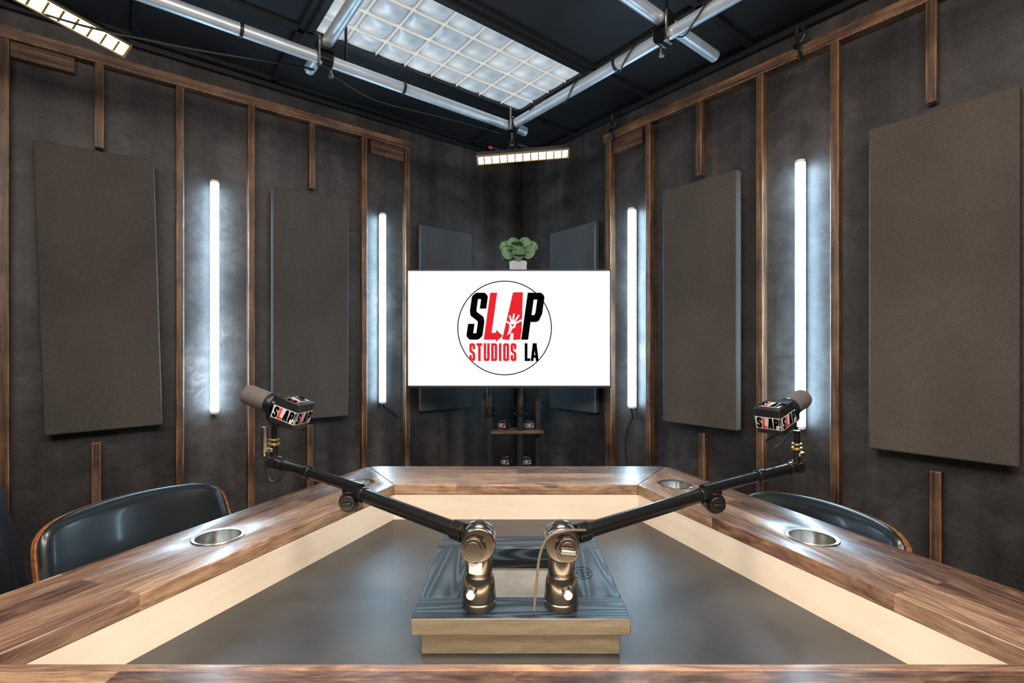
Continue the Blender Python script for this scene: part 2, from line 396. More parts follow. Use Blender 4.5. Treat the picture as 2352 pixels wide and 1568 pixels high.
# ---------------------------------------------------------------- lettering
def polyl(bm,P,t,org,r,u,sh,disc=True):
    def pt(a): return org+r*(a[0]+sh*a[1])+u*a[1]
    for a,b in zip(P,P[1:]):
        dx,dy=b[0]-a[0],b[1]-a[1]; l=math.hypot(dx,dy)
        if l<1e-9: continue
        nx,ny=-dy/l*t/2,dx/l*t/2
        bm.faces.new([bm.verts.new(pt(q)) for q in ((a[0]-nx,a[1]-ny),(b[0]-nx,b[1]-ny),(b[0]+nx,b[1]+ny),(a[0]+nx,a[1]+ny))])
    if disc:
        for a in P[1:-1]:
            bm.faces.new([bm.verts.new(pt((a[0]+t/2*math.cos(k*math.pi/8),a[1]+t/2*math.sin(k*math.pi/8)))) for k in range(16)])
def glyph(ch,w,h,t):
    e=t/2; c=min(w,h)*.10
    if ch=='S': return [[(w-e,h*.66),(w-e,h-e-c),(w-e-c,h-e),(e+c,h-e),(e,h-e-c),(e,h*.62),(e+c*.6,h*.55),(w-e-c*.6,h*.44),(w-e,h*.37),(w-e,e+c),(w-e-c,e),(e+c,e),(e,e+c),(e,h*.34)]]
    if ch=='L': return [[(e,h),(e,0)],[(0,e),(w,e)]]
    if ch=='A': return [[(e*.9,0),(w/2-e*.35,h)],[(w-e*.9,0),(w/2+e*.35,h)],[(w*.2,h*.26),(w*.8,h*.26)]]
    if ch=='P': return [[(e,0),(e,h)],[(0,h-e),(w-e-c,h-e),(w-e,h-e-c),(w-e,h*.45+e+c),(w-e-c,h*.45),(0,h*.45)]]
    if ch=='T': return [[(w/2,0),(w/2,h)],[(0,h-e),(w,h-e)]]
    if ch=='U': return [[(e,h),(e,e+c),(e+c,e),(w-e-c,e),(w-e,e+c),(w-e,h)]]
    if ch=='D': return [[(e,0),(e,h)],[(0,h-e),(w-e-c,h-e),(w-e,h-e-c),(w-e,e+c),(w-e-c,e),(0,e)]]
    if ch=='I': return [[(w/2,0),(w/2,h)]]
    if ch=='O': return [[(w/2,h-e),(e+c,h-e),(e,h-e-c),(e,e+c),(e+c,e),(w-e-c,e),(w-e,e+c),(w-e,h-e-c),(w-e-c,h-e),(w/2,h-e)]]
    if ch=='!': return [[(w*.3,h),(w*.3,h*.35)],[(w*.3,h*.2),(w*.3,0)]]
def put(bm,ch,x,y,w,h,t,org,r,u,sh):
    o=org+r*x+u*y
    for P in glyph(ch,w,h,t): polyl(bm,P,t,o,r,u,sh)
# ---------------------------------------------------------------- television
TD=2.85; k=TD/F
tx=(1169-CX)*k; tz=CZ+(HY-755)*k; tw=468*k; th_=272*k
tv=thing('television','wide flat screen with white picture and round red and black logo','television',(tx,TD,tz),(0,0,0))
bm=B(); box(bm,(0,.022,0),(tw,.04,th_)); obj('casing',bm,M['black'],tv,bevel=.003)
bm=B(); box(bm,(0,0,.003),(tw-.012,.004,th_-.022)); obj('screen',bm,M['screen'],tv)
bm=B()
for sx in (-1,1): box(bm,(sx*(tw/2-.003),-.001,0),(.006,.008,th_))
box(bm,(0,-.001,th_/2-.003),(tw,.008,.006)); box(bm,(0,-.001,-th_/2+.007),(tw,.008,.014)); obj('bezel',bm,M['black'],tv,bevel=.001)
bm=B(); box(bm,(0,.07,0),(.5,.06,.35)); obj('rear_housing',bm,M['black'],tv,bevel=.008)
def P_(x,y): return ((x-1169)*k,(755-y)*k)
R_=Vector((1,0,0));U_=Vector((0,0,1))
def tvput(bm,ch,x,ybase,w,h,t,sh,y=-.003):
    a,b=P_(x,ybase); put(bm,ch,a,b,w*k,h*k,t*k,Vector((0,y,0)),R_,U_,sh)
bm=B(); a,b=P_(1159,753); n=96;r1=106.3*k;r2=108.6*k
for i in range(n):
    q=[2*math.pi*i/n,2*math.pi*(i+1)/n]
    bm.faces.new([bm.verts.new((a+rr*math.cos(t),-.0026,b+rr*math.sin(t))) for rr,t in ((r1,q[0]),(r2,q[0]),(r2,q[1]),(r1,q[1]))])
obj('logo_ring',bm,M['ink'],tv,flat=True)
sh=.14
for ch,x,yb,w,h,t_,s_ in (('S',1070,780,37,108,15,sh),('P',1197,780,40,108,16,sh),('L',1205,829,13,41,6.5,0),('A',1219,829,18,41,6.5,0)):
    bm=B(); tvput(bm,ch,x,yb,w,h,t_,s_); obj('black_letter',bm,M['ink'],tv,flat=True)
bm=B(); tvput(bm,'L',1111,780,34,108,16,sh)
bm.faces.new([bm.verts.new((P_(x,y)[0],-.003,P_(x,y)[1])) for x,y in ((1139,785),(1155,771),(1139,757))])
obj('red_letter',bm,M['red'],tv,flat=True)
bm=B(); tvput(bm,'A',1154,780,41,108,17,sh)
bm.faces.new([bm.verts.new((P_(x,y)[0],-.003,P_(x,y)[1])) for x,y in ((1161,765),(1198,765),(1201,671),(1183,671))])
obj('red_letter',bm,M['red'],tv,flat=True)
x=1078
for ch,w in (('S',13.5),('T',13),('U',14),('D',14),('I',7),('O',14),('S',13.5)):
    bm=B(); tvput(bm,ch,x,829,w,41,6,0); x+=w+3.2
    obj('red_letter',bm,M['red'],tv,flat=True)
bm=B(); hx,hz=P_(1177,746)
hk=k*.9
bm.faces.new([bm.verts.new((hx+8.5*hk*math.cos(i*math.pi/10),-.0038,hz+9*hk*math.sin(i*math.pi/10))) for i in range(20)])
bm.faces.new([bm.verts.new((hx+x*hk,-.0038,hz+y*hk)) for x,y in ((-8,-2),(2,-6),(-6,-22),(-14,-26),(-9,-14))])
for an,l,s0 in ((158,17,6),(115,25,7),(90,29,7),(64,30,7),(36,27,7)):
    an=math.radians(an-8); polyl(bm,[(s0*hk*math.cos(an),s0*hk*math.sin(an)),(l*hk*.85*math.cos(an),l*hk*.85*math.sin(an)),(l*hk*math.cos(an),l*hk*math.sin(an))],4.2*hk,Vector((hx,-.0038,hz)),R_,U_,0)
obj('hand_mark',bm,M['screen'],tv,flat=True)
bm=B(); bm.faces.new([bm.verts.new((hx+x*hk,-.0044,hz+y*hk)) for x,y in ((0,-5),(4,0),(2,3),(0,1),(-2,3),(-4,0))]); obj('heart_mark',bm,M['red'],tv,flat=True)
# ---------------------------------------------------------------- television stand
ts=thing('television_stand','black wheeled stand with two poles and wooden shelf under the screen','stand',(.02,3.0,0))
for x in (-.155,.03):
    bm=B(); cyl(bm,(x,0,.06),(x,0,1.66),.02); obj('pole',bm,M['polem'],ts)
    bm=B(); cyl(bm,(x,0,.86),(x,0,.92),.03); cyl(bm,(x,-.05,.89),(x,.03,.89),.012); cyl(bm,(x-.04,0,.875),(x+.04,0,.875),.008); obj('collar_clamp',bm,M['blackm'],ts,bevel=.002)
for x in (-.19,.14):
    bm=B(); box(bm,(x,.06,.5),(.03,.03,.98)); obj('upright',bm,M['black'],ts,bevel=.002)
bm=B(); box(bm,(-.06,-.035,1.38),(.45,.012,.3)); obj('mounting_plate',bm,M['black'],ts,bevel=.002)
bm=B(); prism(bm,[(-.15,-.02),(.17,-.02),(.15,.04),(.06,.12),(-.04,.12),(-.13,.04)],.755,.775); obj('wooden_shelf',bm,M['plate'],ts,bevel=.003)
bm=B(); box(bm,(-.02,0,.54),(.36,.2,.02)); obj('lower_shelf',bm,M['black'],ts,bevel=.003)
bm=B(); box(bm,(.02,0,1.655),(.43,.16,.014)); obj('top_shelf',bm,M['riserf'],ts,bevel=.002)
bm=B(); box(bm,(-.02,0,.05),(.7,.05,.04)); box(bm,(-.3,-.02,.05),(.05,.5,.04)); box(bm,(.26,-.02,.05),(.05,.5,.04))
obj('base',bm,M['black'],ts,bevel=.004)
for x in (-.3,.26):
    for y in (-.24,.2):
        bm=B(); cyl(bm,(x-.012,y,.022),(x+.012,y,.022),.022); obj('caster',bm,M['black'],ts)
# ---------------------------------------------------------------- mic flag cubes
def flagcube(bmk,bmw,bml,bmr,s,faces=('x','y','Y','z')):
    box(bmk,(0,0,0),(s,s,s))
    FN={'x':(Vector((-1,0,0)),Vector((0,0,1))),'X':(Vector((1,0,0)),Vector((0,0,1))),'y':(Vector((0,-1,0)),Vector((0,0,1))),'Y':(Vector((0,1,0)),Vector((0,0,1))),'z':(Vector((0,0,1)),Vector((1,0,0)))}
    for f in faces:
        n,u=FN[f]; r=u.cross(n)
        c=n*(s/2+.0006); hw=s*.49; hh=s*.24
        oy=-.06*s
        kk=1 if f!='z' else .8
        bmw.faces.new([bmw.verts.new(c+r*a+u*(b+oy)) for a,b in ((-hw*kk,-hh),(hw*kk,-hh),(hw*kk,hh),(-hw*kk,hh))])
        c=n*(s/2+.0012); H=s*.42; t=s*.085; wl=s*.19; o=c-r*(s*.46)+u*(-H/2+oy)
        for i,ch in enumerate('SLAP'):
            put(bmr if ch=='L' else bml,ch,i*(wl+s*.025),0,wl,H,t,o,r,u,.12)
        put(bml,'!',4*(wl+s*.025),0,s*.06,H,s*.05,o,r,u,.12)
def cubeparts(par,s,faces=('x','y','Y','z')):
    a,b,c,d=B(),B(),B(),B(); flagcube(a,b,c,d,s,faces)
    cu_=obj('flag_cube',a,M['black'],par,bevel=.003)
    obj('white_band',b,M['band'],cu_,flat=True); obj('black_lettering',c,M['ink'],cu_,flat=True); obj('red_lettering',d,M['redp'],cu_,flat=True)
for x,z,rz,lab in ((1158,.775,-.5,'small lettered cube on the wooden shelf under the screen, left one'),(1214,.775,.4,'small lettered cube on the wooden shelf under the screen, right one'),
                (1163,.55,-.3,'lettered cube on the lower black shelf behind the table, left one'),(1208,.55,.3,'lettered cube on the lower black shelf behind the table, right one')):
    yy=3.062; s=.050
    t=thing('microphone_flag',lab,'microphone flag',((x-CX)*yy/F,yy,z+s/2+.001),(0,0,rz),'spare microphone flag cubes on the stand')
    cubeparts(t,s)
# ---------------------------------------------------------------- plant
pl=thing('potted_plant','small leafy green plant in a white ribbed pot above the screen','plant',((1190-CX)*2.98/F,2.98,1.6625))
bm=B()
lathe(bm,[(.040,0),(.044,.01),(.052,.130),(.048,.133),(.044,.11)],48)
for v in bm.verts:
    a=math.atan2(v.co.y,v.co.x); f=1+.03*math.cos(24*a); v.co.x*=f; v.co.y*=f
obj('pot',bm,M['pot'],pl)
bm=B(); cyl(bm,(0,0,.095),(0,0,.112),.043); obj('soil',bm,M['stem'],pl)
bm=B(); bs=B(); bv=B()
def leaf(bm,base,dirv,L,Wd,bend,vein=None,tiltn=None):
    d=Vector(dirv).normalized(); side=d.cross(Vector((0,0,1))) if tiltn is None else d.cross(Vector(tiltn))
    if side.length<.1: side=Vector((1,0,0))
    side.normalize(); nrm=side.cross(d).normalized(); g=[]; cc=[]
    for i in range(13):
        t=i/12; w=Wd*math.sqrt(max(0.002,1-((t-.58)/(.58 if t<.58 else .425))**2)) 
        c=Vector(base)+d*L*t-Vector((0,0,1))*bend*t*t
        cc.append(c-nrm*.0008); g.append([bm.verts.new(c+side*w*q+nrm*(.16*w*abs(q)**1.3)) for q in (-1,-.5,0,.5,1)])
    for a,b in zip(g,g[1:]):
        for j in range(4): bm.faces.new((a[j],a[j+1],b[j+1],b[j]))
    if vein is not None: tube(vein,cc,.0011,5,False)
for i in range(18):
    a=i*2.4; e=.15+.55*(i/18); hgt=.135+.07*(i/18); rr=.05*(1-.3*i/18)
    d=(math.cos(a)*math.cos(e),math.sin(a)*math.cos(e),math.sin(e))
    leaf(bm,(math.cos(a)*.015,math.sin(a)*.015,hgt),d,.100*random.uniform(.85,1.05),.038,.012,bv)
# broad leaves whose faces look into the room
for xx,yy_,zz,dx,dz,L in ((0,-.075,.125,.02,1,.085),(-.045,-.06,.135,-.40,.9,.080),(.045,-.06,.138,.42,.9,.080),(-.02,-.045,.185,-.22,1,.082),(.028,-.04,.19,.25,1,.080),(-.055,-.03,.185,-.6,.8,.07),(.06,-.03,.185,.6,.8,.07)):
    leaf(bm,(xx,yy_,zz),(dx,-.10,dz),L,.036,0,bv,(0,-1,.1))
for i in range(5):
    a=i*1.3; tube(bs,[(0,0,.09),(.01*math.cos(a),.01*math.sin(a),.15),(.03*math.cos(a),.03*math.sin(a),.2)],.0025,6)
fo=obj('foliage',bm,M['leaf'],pl,ang=80); obj('leaf_veins',bv,plain('pale_vein',(.16,.30,.12),.5),fo); obj('stems',bs,M['stem'],pl)
# ---------------------------------------------------------------- ceiling light fixture
x,y=CF((LU0+LU1)/2,(LV0+LV1)/2); fw=LU1-LU0; fh=LV1-LV0
cl=thing('ceiling_light','large rectangular ceiling light with a grid of bulging translucent cells','ceiling light',(x,y,CEIL-.02),(0,0,ANG['L']))
bm=B()
for sy in (-1,1): box(bm,(0,sy*(fh/2),0),(fw+.03,.03,.035))
for sx in (-1,1): box(bm,(sx*fw/2,0,0),(.03,fh,.035))
obj('frame',bm,M['black'],cl,bevel=.002)
bm=B(); NU,NV=8,4; cu,cv=fw/NU,fh/NV; q=10
for i in range(NU):
    for j in range(NV):
        ox=-fw/2+i*cu; oy=-fh/2+j*cv; rows=[]
        for a in range(q+1):
            rows.append([bm.verts.new((ox+cu*a/q,oy+cv*b/q,-.010*(1-abs(2*a/q-1)**3)*(1-abs(2*b/q-1)**3)+.004)) for b in range(q+1)])
        for a in range(q):
            for b in range(q): bm.faces.new((rows[a][b],rows[a+1][b],rows[a+1][b+1],rows[a][b+1]))
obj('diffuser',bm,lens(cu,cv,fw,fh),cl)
bm=B()
for i in range(1,NU): box(bm,(-fw/2+i*cu,0,-.001),(.0026,fh,.014))
for j in range(1,NV): box(bm,(0,-fh/2+j*cv,-.001),(fw,.0026,.014))
obj('cell_grid',bm,M['grid'],cl)
# ---------------------------------------------------------------- pipes
def pipe(label,u0,v0,u1,v1,z,r=.0235):
    x0,y0=CF(u0,v0);x1,y1=CF(u1,v1); L=math.hypot(x1-x0,y1-y0); a=math.atan2(y1-y0,x1-x0)
    t=thing('ceiling_pipe',label,'pipe',(x0,y0,z),(0,0,a),'aluminium pipes hung under the ceiling')
    bm=B(); lathe(bm,[(r-.003,.01),(r,0),(r,L),(r-.003,L-.01)],28,(0,0,0),(1,0,0)); obj('tube',bm,M['alu'],t)
    bm=B()
    for q in (.3,.85): cyl(bm,(L*q,0,r*.6),(L*q,0,CEIL-z-.001),.006,n=10)
    obj('hanger_rod',bm,M['blackm'],t)
    bm=B(); 
    for q in (.22,.42,.6,.8): cyl(bm,(L*q-.006,0,0),(L*q+.006,0,0),r+.003,n=24)
    obj('cable_tie',bm,M['black'],t)
    return t
pipe('long silver pipe running parallel to the left wall',.62,.81,3.9,.81,2.45)
pipe('long silver pipe running parallel to the right wall',.72,.86,.72,3.9,2.452)
pipe('short silver cross pipe on the left of the ceiling light',1.69,.59,1.69,3.6,2.51)
pipe('silver cross pipe meeting the right hand pipe, blunt end visible',.36,1.76,3.6,1.76,2.51)
def clamp(u,v,z,label,dz=.06):
    x,y=CF(u,v)
    t=thing('pipe_clamp',label,'clamp',(x,y,z),(0,0,ANG['L']),'black clamps joining the pipes')
    bm=B(); cyl(bm,(-.025,0,0),(.025,0,0),.034); obj('lower_jaw',bm,M['blackm'],t,bevel=.002)
    bm=B(); cyl(bm,(0,-.025,dz),(0,.025,dz),.034); obj('upper_jaw',bm,M['blackm'],t,bevel=.002)
    for sx,sy in ((1,1),(-1,-1)):
        bm=B(); cyl(bm,(sx*.035,sy*.035,-.04),(sx*.035,sy*.035,.07),.006,n=10); cyl(bm,(sx*.035,sy*.035,-.045),(sx*.035,sy*.035,-.033),.011,n=6); obj('bolt',bm,M['steel'],t)
    bm=B(); box(bm,(0,0,dz/2),(.07,.07,.012)); obj('swivel_plate',bm,M['blackm'],t,bevel=.002)
clamp(1.69,.81,2.45,'black clamp on the left pipe crossing')
clamp(.72,1.76,2.452,'black clamp on the right pipe crossing')
clamp(.72,.82,2.452,'black clamp where the two long pipes meet at the corner',.0)
# ---------------------------------------------------------------- LED bars
def bar(label,p0,p1,face,cells,hgt=.05):
    p0=Vector(p0);p1=Vector(p1); d=p1-p0; L=d.length; X=d.normalized(); N=Vector(face); N=(N-X*N.dot(X)).normalized(); Z=N.cross(X)*-1
    Y=Z.cross(X)
    t=thing('light_bar',label,'light bar',tuple((p0+p1)/2)); m=Matrix((X,Y,Z)).transposed(); t.rotation_euler=m.to_euler()
    sg=1 if Y.dot(N)>0 else -1
    bm=B(); box(bm,(0,-sg*.016,0),(L,.03,hgt)); obj('housing',bm,M['black'],t,bevel=.003)
    bm=B(); box(bm,(0,sg*.002,0),(L-.02,.008,hgt*.76)); obj('led_strip',bm,M['led'],t)
    bm=B()
    for i in range(1,cells): box(bm,(-L/2+L*i/cells,sg*.0075,0),(.006,.010,hgt*.7))
    obj('divider',bm,M['brassd'],t)
    bm=B()
    for s in (-1,1): box(bm,(0,sg*.004,s*hgt*.44),(L,.014,hgt*.09)); box(bm,(s*(L/2-.004),sg*.004,0),(.008,.014,hgt))
    obj('rim',bm,M['brassd'],t,bevel=.001)
    return t,m
bar('glowing warm light bar hanging in the corner above the screen',(-.187,2.6,2.258),(.300,2.6,2.298),(0,-.55,-.8),12,.055)
x,y=CF(.72,.82)
mb=thing('light_bar_mount','black bracket hanging the corner light bar from the pipes','bracket',(x,y,2.3))
bm=B(); cyl(bm,(0,.03,.0),(0,.0,.115),.012); sph(bm,(0,.02,.05),.028); obj('drop_stem',bm,M['blackm'],mb)
bm=B(); box(bm,(0,.05,.03),(.16,.03,.02)); cyl(bm,(-.08,.05,.045),(-.08,.05,.0),.014); cyl(bm,(.08,.05,.045),(.08,.05,0),.014); obj('cross_arm',bm,M['blackm'],mb,bevel=.002)
bm=B(); cyl(bm,(-.11,.03,.045),(-.12,.02,.045),.008); obj('red_knob',bm,M['redp'],mb)
bm=B(); cyl(bm,(-.11,.03,.045),(-.05,.05,.035),.007); obj('knob_shaft',bm,M['blackm'],mb)
bm=B(); cyl(bm,(.03,.03,.06),(.16,.07,.03),.013); obj('grip_handle',bm,M['blackm'],mb)
t,m=bar('glowing warm light bar at the top left edge of the photo',(-1.462,1.88,2.395),(-1.64,1.40,2.40),(.55,-.3,-.8),12,.062)
inv=(Matrix.Translation(t.location)@m.to_4x4()).inverted()
bm=B(); x,y=CF(2.62,.81); tube(bm,[inv@Vector(q) for q in ((x-.02,y+.02,2.44),(x-.06,y+.03,2.45),(-1.55,1.65,2.42))],.01)
obj('mounting_arm',bm,M['blackm'],t)
bm=B(); tube(bm,[(*CF(3.2,.7),2.43),(*CF(2.6,.62),2.38),(*CF(2.2,.64),2.40),(*CF(1.75,.72),2.44),(*CF(1.74,.77),2.41)],.004)
tag(obj('ceiling_cable',bm,M['black']),'thin black cable sagging beside the left pipe','cable')
bm=B(); tube(bm,[(*CF(1.64,.78),2.41),(*CF(1.45,.74),2.39),(*CF(1.2,.75),2.40),(*CF(1.0,.78),2.40),(*CF(.77,.78),2.41)],.0025)
tag(obj('ceiling_cable',bm,M['black']),'thin black cable drooping below the left pipe toward the corner','cable')
bm=B(); pts=[]
for i in range(22): 
    a=i*1.2; pts.append((*CF(.72+.032*math.cos(a),1.0+i*.06),2.452+.032*math.sin(a)))
tube(bm,pts,.003); tag(obj('ceiling_cable',bm,M['black']),'black cable wound around the right hand pipe','cable')
def spring(side,x,label,z=2.57):
    s=s_of(side,x,.05); p=W(side,s,.05)
    t=thing('spring_clamp',label,'clamp',(p.x,p.y,z),(0,0,ANG[side]),'small spring clamps gripping the right top beam')
    bm=B(); tube(bm,[(-.004,0,-.06),(.006,0,0),(-.012,0,.05),(-.005,0,.09)],.007); obj('handle',bm,M['black'],t)
    bm=B(); tube(bm,[(.012,0,-.06),(.0,0,0),(.022,0,.04),(.012,0,.075)],.007); obj('handle',bm,M['black'],t)
    bm=B(); cyl(bm,(-.01,-.012,0),(-.01,.012,0),.012); obj('pivot',bm,M['blackm'],t)
spring('R',1836,'small black spring clamp on top beam above the right glowing tube'); spring('R',1408,'small black spring clamp at the corner end of the right beam')
# ---------------------------------------------------------------- table
T=thing('conference_table','large six sided walnut table with sunken black centre and cream inner sides','table',(0,0,0))
IFL=(-.444,1.862);IFR=(.474,1.862);OFL=(-.632,2.168);OFR=(.676,2.168)
INL=(-.860,.795);INR=(.876,.795);ONL=(-1.253,.49);ONR=(1.255,.49)
ZT0,ZT1=.712,.75; ZTR=.62
cups=[(-.795,1.34),(-.588,1.885),(.616,1.868),(.810,1.335)]
def rail(name,pts,ang,holes=()):
    c=Vector((sum(p[0] for p in pts)/len(pts),sum(p[1] for p in pts)/len(pts)))
    R=Matrix.Rotation(-ang,2)
    loc=[tuple(R@(Vector(p)-c)) for p in pts]
    bm=B(); prism(bm,loc,0,ZT1-ZT0)
    o=obj(name,bm,M['walnut'],T,(c.x,c.y,ZT0),(0,0,ang))
    if holes:
        cut=[]
        for h in holes:
            hl=R@(Vector(h)-c); b2=B(); cyl(b2,(hl.x,hl.y,-.05),(hl.x,hl.y,.1),.056,n=48)
            me=bpy.data.meshes.new('c'); b2.to_mesh(me); b2.free()
            oc=bpy.data.objects.new('c',me); COL.objects.link(oc); oc.parent=T; oc.location=o.location; oc.rotation_euler=o.rotation_euler; cut.append(oc)
            md=o.modifiers.new('b','BOOLEAN'); md.object=oc; md.operation='DIFFERENCE'; md.solver='EXACT'
        bpy.context.view_layer.update(); dg=bpy.context.evaluated_depsgraph_get()
        me=bpy.data.meshes.new_from_object(o.evaluated_get(dg)); o.modifiers.clear(); o.data=me
        for oc in cut: bpy.data.objects.remove(oc)
    md=o.modifiers.new('bevel','BEVEL'); md.width=.004; md.segments=2; md.limit_method='ANGLE'; md.angle_limit=math.radians(50)
    return o
def rc(prev,c,nxt,r,n=6):
    a=Vector(prev)-Vector(c); b=Vector(nxt)-Vector(c); a.normalize(); b.normalize(); P0=Vector(c)+a*r; P2=Vector(c)+b*r; C_=Vector(c)
    return [tuple((1-t)**2*P0+2*t*(1-t)*C_+t*t*P2) for t in [i/n for i in range(n+1)]]
LR=rc(ONL,OFL,OFR,.06); RR=rc(OFL,OFR,ONR,.06); mid=3
rail('walnut_rail',[IFL]+LR[mid:]+RR[:mid+1]+[IFR],0)
rail('walnut_rail',[INL,ONL]+LR[:mid+1]+[IFL],math.atan2(OFL[1]-ONL[1],OFL[0]-ONL[0]),cups[:2])
rail('walnut_rail',[IFR]+RR[mid:]+[ONR,INR],math.atan2(ONR[1]-OFR[1],ONR[0]-OFR[0]),cups[2:])
rail('walnut_rail',[ONL,ONR,INR,INL],0)
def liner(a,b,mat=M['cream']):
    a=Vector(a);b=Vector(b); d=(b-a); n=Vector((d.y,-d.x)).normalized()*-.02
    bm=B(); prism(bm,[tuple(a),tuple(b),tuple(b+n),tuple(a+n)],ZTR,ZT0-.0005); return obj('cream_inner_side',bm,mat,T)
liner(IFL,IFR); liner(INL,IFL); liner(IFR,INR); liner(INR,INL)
bm=B(); prism(bm,[INL,INR,IFR,IFL],ZTR-.02,ZTR); obj('sunken_surface',bm,M['tray'],T)
def inset(P,k_):
    cx=sum(p[0] for p in P)/4; cy=sum(p[1] for p in P)/4; return [(cx+(x-cx)*k_,cy+(y-cy)*k_) for x,y in P]
bm=B(); prism(bm,inset([INL,INR,IFR,IFL],.45),0,ZTR-.02); obj('pedestal',bm,M['black'],T,bevel=.01)
for q,(x,y) in enumerate(cups):
    bm=B(); n=64
    lathe(bm,[(.0001,-.075),(.050,-.075),(.053,-.07),(.0545,-.004),(.0555,.001),(.063,.0025),(.0645,.001),(.0635,.0002),(.0555,-.001),(.0550,-.075),(.0001,-.078)],n,(0,0,0))
    obj('cup_holder',bm,M['steel'],T,(x,y,ZT1))
# ---------------------------------------------------------------- riser
RZ=ZTR; rx=.018; y0=1.01; W_=.45; D_=.455; bw=.09
rs=thing('wooden_riser','black stained wooden frame box holding both boom arms on the table centre','riser',(rx,y0+D_/2,RZ))
def rboard(name,cx,cy,sx,sy,z0,z1,m):
    bm=B(); box(bm,(0,0,0),(sx,sy,z1-z0)); 
    for f in bm.faces:
        f.normal_update()
        if f.normal.y<-.9 and isinstance(m,list): f.material_index=1
    return obj(name,bm,m,rs,(cx,cy,(z0+z1)/2),bevel=.003)
mm=[M['riserx'],M['riserf']]
rboard('top_board',0,-D_/2+bw/2,W_,bw,.05,.086,mm); rboard('top_board',0,D_/2-bw/2,W_,bw,.05,.086,M['riserx'])
rboard('top_board',-W_/2+bw/2,0,bw,D_-2*bw,.05,.086,M['riser']); rboard('top_board',W_/2-bw/2,0,bw,D_-2*bw,.05,.086,M['riser'])
rboard('base_board',0,-D_/2+.038,.415,.04,.001,.0495,mm); rboard('base_board',0,D_/2-.045,.415,.04,.001,.0495,M['riserx'])
rboard('base_board',-.415/2+.02,.007,.04,D_-.125,.001,.0495,M['riser']); rboard('base_board',.415/2-.02,.007,.04,D_-.125,.001,.0495,M['riser'])
bm=B(); box(bm,(0,0.008,.012),(.333,D_-.135,.012)); obj('pocket_floor',bm,M['pocket'],rs)
bm=B()
o_=Vector((.155,-.02,.0866))
for r0,r1 in ((.021,.0222),(.012,.013)):
    for i in range(40):
        a,b=2*math.pi*i/40,2*math.pi*(i+1)/40
        bm.faces.new([bm.verts.new(o_+Vector((r*math.cos(t)*1.1,r*math.sin(t)*1.5,0))) for r,t in ((r0,a),(r1,a),(r1,b),(r0,b))])
polyl(bm,[(-.018,.0),(.018,0)],.0015,o_,Vector((1,0,0)),Vector((0,1,0)),0); polyl(bm,[(0,-.02),(0,.02)],.0015,o_,Vector((1,0,0)),Vector((0,1,0)),0)
obj('stamped_mark',bm,M['ink'],rs,flat=True)
